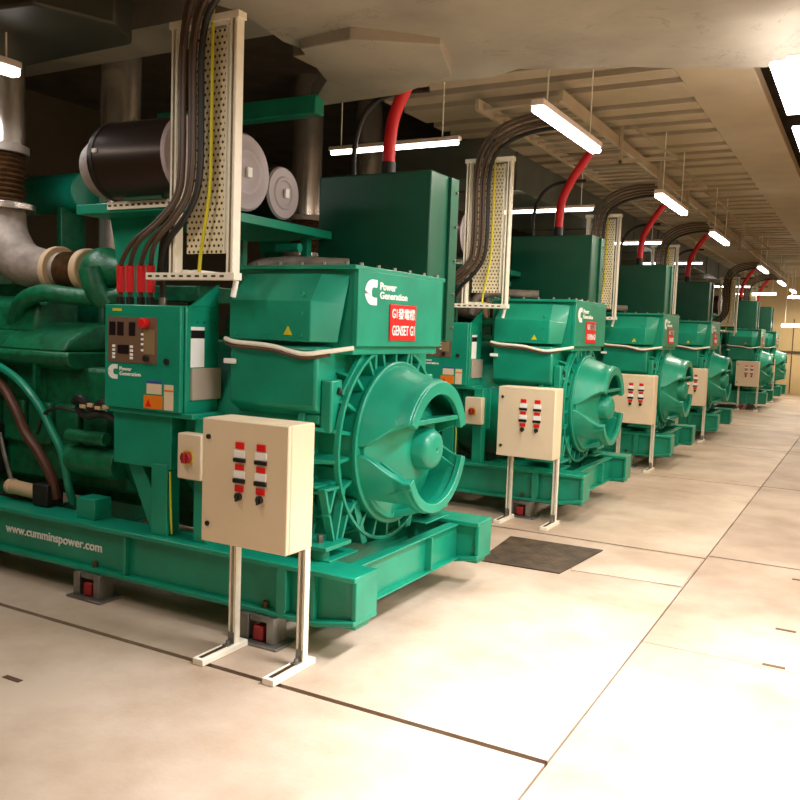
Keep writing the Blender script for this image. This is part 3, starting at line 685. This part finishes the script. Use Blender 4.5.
def make_lamp_x():
    T = Thing('pendant_lamp', (-3.8, 6.6, 3.33), 'x', 'lamp', 'crosswise pendant tube lamps')
    T.part('housing', MB().box(-4.47, -3.15, 6.57, 6.63, 3.365, 3.40), 'lampbody', .006)
    T.part('tube', MB().cyl((-4.45, 6.6, 3.345), (-3.17, 6.6, 3.345), .019, n=14), 'tube')
    for x in (-4.35, -3.32): T.part('rod', MB().cyl((x, 6.6, 3.40), (x, 6.6, 4.6), .006, n=6), 'galv')
    return T
def make_lamp_y(y0, L=1.45, m='tubew', x=-2.13, z=3.30):
    T = Thing('pendant_strip_lamp', (x, y0 + L / 2, z), 'x', 'lamp', 'strip lamps along the aisle')
    T.part('housing', MB().box(x - .05, x + .05, y0, y0 + L, z + .03, z + .075), 'lampbody', .006)
    T.part('tube', MB().cyl((x - .022, y0 + .01, z + .005), (x - .022, y0 + L - .01, z + .005), .022, n=14).cyl((x + .022, y0 + .01, z + .005), (x + .022, y0 + L - .01, z + .005), .022, n=14), m)
    for y in (y0 + .2, y0 + L - .2): T.part('rod', MB().cyl((x, y, z + .07), (x, y, 4.6), .006, n=6), 'galv')
    return T

ORD = {0: 'nearest', 1: 'second', 2: 'third', 3: 'fourth', 5: 'fifth', 6: 'sixth and farthest'}
KS = [0, 1, 2, 3, 5, 6]
gs = make_genset(); cc = make_control(); iso = make_isolator(); sw = make_switch(); tr = make_tray(); cb = make_cables(); rd = make_red(); bh = make_black()
stA = make_stack(-5.86, 4.22, 2.97, .175, 'silver exhaust pipes'); stB = make_stack(-5.6, 5.15, 2.02, .165, 'silver exhaust pipes'); lx = make_lamp_x()
protos = dict(gs=gs.o, cc=cc.o, iso=iso.o, sw=sw.o, tr=tr.o, rd=rd.o, bh=bh.o, sa=stA.o, sb=stB.o, lx=lx.o)
for i, o in enumerate(cb): protos['cb%d' % i] = o
SIGNS = {0: ('G1', 'GENSET G1'), 1: ('G2', 'GENSET G2'), 2: ('G3', 'GENSET G3'), 3: ('G4', 'GENSET G4'), 5: ('G5', 'GENSET G5'), 6: ('G6', 'GENSET G6')}
def where(k):
    return {0: 'the nearest generator', 1: 'the second generator', 2: 'the third generator', 3: 'the fourth generator', 5: 'the fifth generator', 6: 'the last generator'}[k]
CN = ['leftmost', 'second from left', 'middle', 'fourth from left', 'thick rightmost']
for k in KS:
    dy = PITCH * k
    R_ = {}
    for key, o in protos.items():
        c = o if k == 0 else copy_tree(o)
        if k: c.location = (o.location[0], o.location[1] + dy, o.location[2])
        R_[key] = c
    w = where(k)
    R_['gs']['label'] = {0: 'large green generator set nearest the camera, red sign GENSET G1', 1: 'second green generator set in the row, behind the nearest one', 2: 'third green generator set in the row', 3: 'fourth green generator set in the row, before the gap',
                         5: 'small distant green generator set, fifth in the row after a gap', 6: 'farthest green generator set, last in the row by the far wall'}[k]
    R_['cc']['label'] = 'green control cabinet with brown instrument panel on post in front of ' + w
    R_['iso']['label'] = 'cream isolator switch with red knob below the control cabinet of ' + w
    R_['sw']['label'] = 'cream electrical cabinet on two white legs in front of ' + w
    R_['tr']['label'] = 'upright cream perforated cable tray above the control cabinet of ' + w
    R_['rd']['label'] = 'red hose curving up from the tall dark box of ' + w
    R_['bh']['label'] = 'thin black hose curving up from the tall dark box of ' + w
    R_['sa']['label'] = 'silver vertical exhaust pipe over the turbo bellows of ' + w
    R_['sb']['label'] = 'thicker silver exhaust pipe behind the air cleaners of ' + w
    R_['lx']['label'] = 'white tube lamp hanging crosswise just behind ' + w
    for i in range(5): R_['cb%d' % i]['label'] = '%s dark cable from tray to control cabinet of %s' % (CN[i], w)
    R_['cb5']['label'] = 'yellow earth cable hanging in front of the tray of ' + w
    # sign lettering
    ep = [c for c in R_['gs'].children if c.name.split('.')[0] == 'end_plate'][0]
    a, b = SIGNS[k]
    base = Vector(gs.loc)
    for (t, z, x0, wd, ht) in ((a, 1.818, 4.405, .06, .055), ('發電機', 1.812, 4.478, .215, .066), (b, 1.715, 4.41, .28, .06)):
        mbt = text_mb(t, .08, (-2.488, x0 - .028, z), (0, 1, 0), (0, 0, 1), .003, .0008, width=wd, height=ht)
        if mbt.v: link_mesh('sign_lettering', mbt, 'white', ep, base)

# strip lamps over the aisle side of the row
LY = [5.67, 9.52, 13.1, 19.1, 23.5, 27.2]
for i, y in enumerate(LY):
    T = make_lamp_y(y)
    T.o['label'] = '%s bright strip lamp hanging over the generator ends, along the aisle' % ['nearest', 'second', 'third', 'fourth', 'fifth', 'farthest'][i]
def make_wide(y0, y1, x0=-.61, x1=-.28, z=3.30):
    T = Thing('pendant_strip_lamp', ((x0 + x1) / 2, (y0 + y1) / 2, z), 'x', 'lamp')
    T.part('housing', MB().box(x0 + .08, x1 - .08, y0 + .05, y1 - .05, z + .03, z + .07), 'lampbody', .006)
    T.part('diffuser', MB().box(x0, x1, y0, y1, z, z + .03), 'tubew', .01)
    for y in (y0 + .2, y1 - .2): T.part('rod', MB().cyl(((x0 + x1) / 2, y, z + .07), ((x0 + x1) / 2, y, 4.6), .006, n=6), 'galv')
    return T
T = make_wide(5.27, 6.42); T.o['label'] = 'very bright strip lamp at upper right edge, nearer of two'; T.o['group'] = 'strip lamps right of the aisle'
T = make_wide(6.86, 8.0); T.o['label'] = 'very bright strip lamp at upper right edge, farther of two'; T.o['group'] = 'strip lamps right of the aisle'
T = make_lamp_y(3.35, .28, 'tubew', -4.87, 3.28); T.o['label'] = 'bright lamp end at upper left edge beside silver pipe'; T.o['group'] = 'lamps at the left edge'

# tube lamps before the far wall
for i, (x0, x1, y, z) in enumerate(((-3.2, -2.55, 27.5, 3.2), (-2.3, -1.2, 28.5, 3.15), (-2.6, -1.2, 30.5, 2.35))):
    T = Thing('wall_lamp', ((x0 + x1) / 2, y, z), ['short white tube lamp left of the far wall end', 'white tube lamp hanging before the far wall, upper', 'wide bright lamp on the far wall, lowest'][i], 'lamp', 'tube lamps by the far wall')
    T.part('housing', MB().box(x0, x1, y - .04, y + .04, z + .03, z + .07), 'lampbody')
    T.part('tube', MB().box(x0, x1, y - .04, y + .04, z - .06 if i == 2 else z - .02, z + .03), 'tubew')
    for xx in (x0 + .1, x1 - .1): T.part('rod', MB().cyl((xx, y, z + .07), (xx, y, 4.6), .008, n=6), 'galv')

# ventilation duct along the row
T = Thing('ventilation_duct', (-4.75, 9.2, 3.55), 'long grey metal duct running back above the generators', 'duct')
T.part('body', MB().box(-5.5, -4.0, 9.2, 31, 3.55, 4.0), 'duct', .01)
for y in range(10, 31, 2): T.part('joint_flange', MB().box(-5.52, -3.98, y, y + .04, 3.53, 4.0), 'duct')
T = Thing('air_duct', (-6, 3.8, 3.52), 'dark olive air duct overhead at upper left', 'duct')
T.part('body', MB().prism([(-9.4, 2.6), (-4.30, 3.3), (-4.12, 3.75), (-4.30, 4.05), (-9.4, 4.25)], 'z', 3.52, 4.1), 'ductdk', .02)
T.part('joint_flange', MB().box(-6.6, -6.56, 2.9, 4.2, 3.50, 4.1), 'ductdk')
# wrapped low duct below the slab, between the exhausts and the red hose
T = Thing('wrapped_duct', (-3.2, 5.0, 3.40), 'ragged beige wrapped duct under the ceiling above the nearest generator', 'duct')
poly = [(-3.92, 5.5), (-3.5, 5.1), (-3.29, 4.49), (-2.87, 4.42), (-2.45, 4.80), (-2.58, 5.24), (-3.12, 5.48)]
n = len(poly); mbw = MB()
zz = [3.44, 3.49, 3.50, 3.48, 3.51, 3.46, 3.45]
vs = [(x, y, z) for (x, y), z in zip(poly, zz)] + [(x, y, 3.60) for (x, y) in poly] + [(-3.2, 5.0, 3.47), (-2.85, 4.8, 3.46)]
mbw.add(vs, [(i, (i + 1) % n, n + (i + 1) % n, n + i) for i in range(n)] + [tuple(range(n, 2 * n)), (0, 1, 14), (1, 2, 14), (2, 3, 15), (2, 15, 14), (3, 4, 15), (4, 5, 15), (5, 14, 15), (5, 6, 14), (6, 0, 14)])
T.part('wrapping', mbw, 'concslab', .008)
single('overhead_beam', MB().box(-5.32, -3.72, 5.28, 5.40, 3.33, 3.47), 'green', 'green overhead beam behind the air cleaners of the nearest generator', 'beam', bevel=.01)
single('thin_red_conduit', MB().tube([(-3.10, 5.55, 3.50), (-2.80, 5.26, 3.50), (-2.50, 4.94, 3.52)], .014, 8), 'red', 'thin red conduit under the ceiling slab above the thick red hose', 'conduit')

# cable ladder with hangers under the slatted ceiling
T = Thing('cable_ladder', (-2.9, 7.6, 3.78), 'beige cable ladder running back under the slatted ceiling', 'cable ladder')
T.part('rails', MB().box(-3.35, -3.31, 7.3, 31, 3.80, 3.90).box(-2.55, -2.51, 7.3, 31, 3.80, 3.90), 'ceilpanel')
mb = MB(); y = 7.4
while y < 31: mb.box(-3.33, -2.53, y, y + .03, 3.81, 3.83); y += .25
o = T.part('rungs', mb, 'ceilpanel', kind='stuff')
mb = MB()
for k in range(0, 6):
    y = 9.2 + 1.9 * k
    h = MB(); h.box(-2.50, -2.47, y, y + .03, 3.62, 4.0); h.box(-2.50, -1.9, y, y + .03, 3.62, 3.65)
    h.prism([(-2.40, 4.0), (-2.35, 4.0), (-1.9, 3.65), (-1.95, 3.65)], 'y', y, y + .03)
    T.part('hanger', h, 'ceilpanel')
# worn steel plate on the floor
single('floor_plate', MB().prism([(-2.52, 5.90), (-1.88, 5.93), (-1.80, 6.80), (-2.60, 6.78)], 'z', .001, .009), 'platef', 'dark worn steel plate lying on the floor past the nearest generator', 'floor plate')
single('floor_cover', MB().prism([(-1.84, 6.07), (-1.05, 6.14), (-1.05, 6.98), (-1.78, 6.9)], 'z', .001, .007), 'floor', 'pale cover panel lying flat beside the dark steel plate', 'floor panel')
for i, (x, y) in enumerate(((-.386, 5.57), (-.392, 4.90), (-.385, 6.84), (-3.57, 2.57))):
    single('floor_slot', MB().box(x, x + .115, y, y + .03, .0005, .003), 'gap', ['dark slot in the floor at right, middle', 'dark slot in the floor at right, nearest', 'dark slot in the floor at right, farthest', 'dark slot in the near floor at the left edge'][i], 'floor slot', 'lifting slots in the floor')

# ================================================================== LIGHT
def area(name, loc, size, power, color, rot=(0, 0, 0), sy=None):
    l = bpy.data.lights.new(name, 'AREA'); l.energy = power; l.color = color; l.size = size
    if sy: l.shape = 'RECTANGLE'; l.size_y = sy
    o = bpy.data.objects.new(name, l); COL.objects.link(o); o.location = loc; o.rotation_euler = rot; return o
WARM = (1, .87, .71); WHITE = (.98, .97, 1)
for y in LY: area('strip_lamp_light', (-2.13, y + .72, 3.26), .12, 30, WARM, sy=1.4)
for k in KS: area('pendant_lamp_light', (-3.8, 6.6 + PITCH * k, 3.30), 1.3, 12, WARM, sy=.08)
for (x, y, p, c) in ((-.45, 5.85, 40, WHITE), (-.45, 7.4, 28, WARM), (-.1, 3.6, 90, WHITE), (2.1, 3.6, 165, WHITE), (2.1, 7.2, 90, WARM), (1.3, 10, 50, WARM), (-.45, 11.5, 32, WARM), (-.45, 15.5, 45, WARM), (-.45, 19.5, 45, WARM), (-.45, 24, 55, WARM), (-.45, 28.5, 75, WARM)):
    area('aisle_light', (x, y, 3.24), .2, p, c, sy=1.3)
area('near_fill_light', (-2.6, 1.2, 3.2), .3, 10, (1, .9, .8), sy=1.4)  # fill lights over the near end: added out of view, without fixtures
area('near_fill_light', (-5.2, 2.2, 3.2), .3, 14, WARM, sy=1.4)
area('near_fill_light', (-3.5, 1.9, 3.3), .3, 22, (1, .93, .84), sy=1.2)  # unseen fill, added to brighten the upright tray and upper parts
sp_ = area('aisle_light', (-.2, 3.5, 3.24), .3, 110, WHITE, sy=1.2); sp_.data.spread = radians(95)  # unseen light with narrowed spread, added for the bright patch on the near floor
area('left_lamp_light', (-5.3, 3.5, 3.22), .2, 14, WHITE, sy=.8)
area('far_wall_light', (-1.8, 30.2, 3.0), 1.0, 50, WARM, sy=.3)
W = bpy.data.worlds.new('World'); S.world = W; W.use_nodes = True
W.node_tree.nodes['Background'].inputs['Color'].default_value = (.9, .85, .75, 1)
W.node_tree.nodes['Background'].inputs['Strength'].default_value = .2

# ================================================================== CAMERA
yaw, pit, rol, F = -0.504225185, 0.0827593963, 0.0355668468, 845.2236
cy, sy_ = cos(yaw), sin(yaw); cp, sp = cos(pit), sin(pit); cr, sr = cos(rol), sin(rol)
fw = Vector((sy_ * cp, cy * cp, -sp)); r = Vector((cy, -sy_, 0)); u = r.cross(fw)
r2 = r * cr + u * sr; u2 = -r * sr + u * cr
cam = bpy.data.cameras.new('Camera'); co = bpy.data.objects.new('Camera', cam); COL.objects.link(co)
cam.sensor_width = 36; cam.lens = F / 800 * 36; cam.clip_end = 100
m = Matrix((r2, u2, -fw)).transposed().to_4x4(); m.translation = Vector((0, 0, H)); co.matrix_world = m
S.camera = co
S.view_settings.view_transform = 'Standard'; S.view_settings.look = 'None'; S.view_settings.gamma = 1; S.view_settings.use_curve_mapping = False
S.view_settings.exposure = 0.0
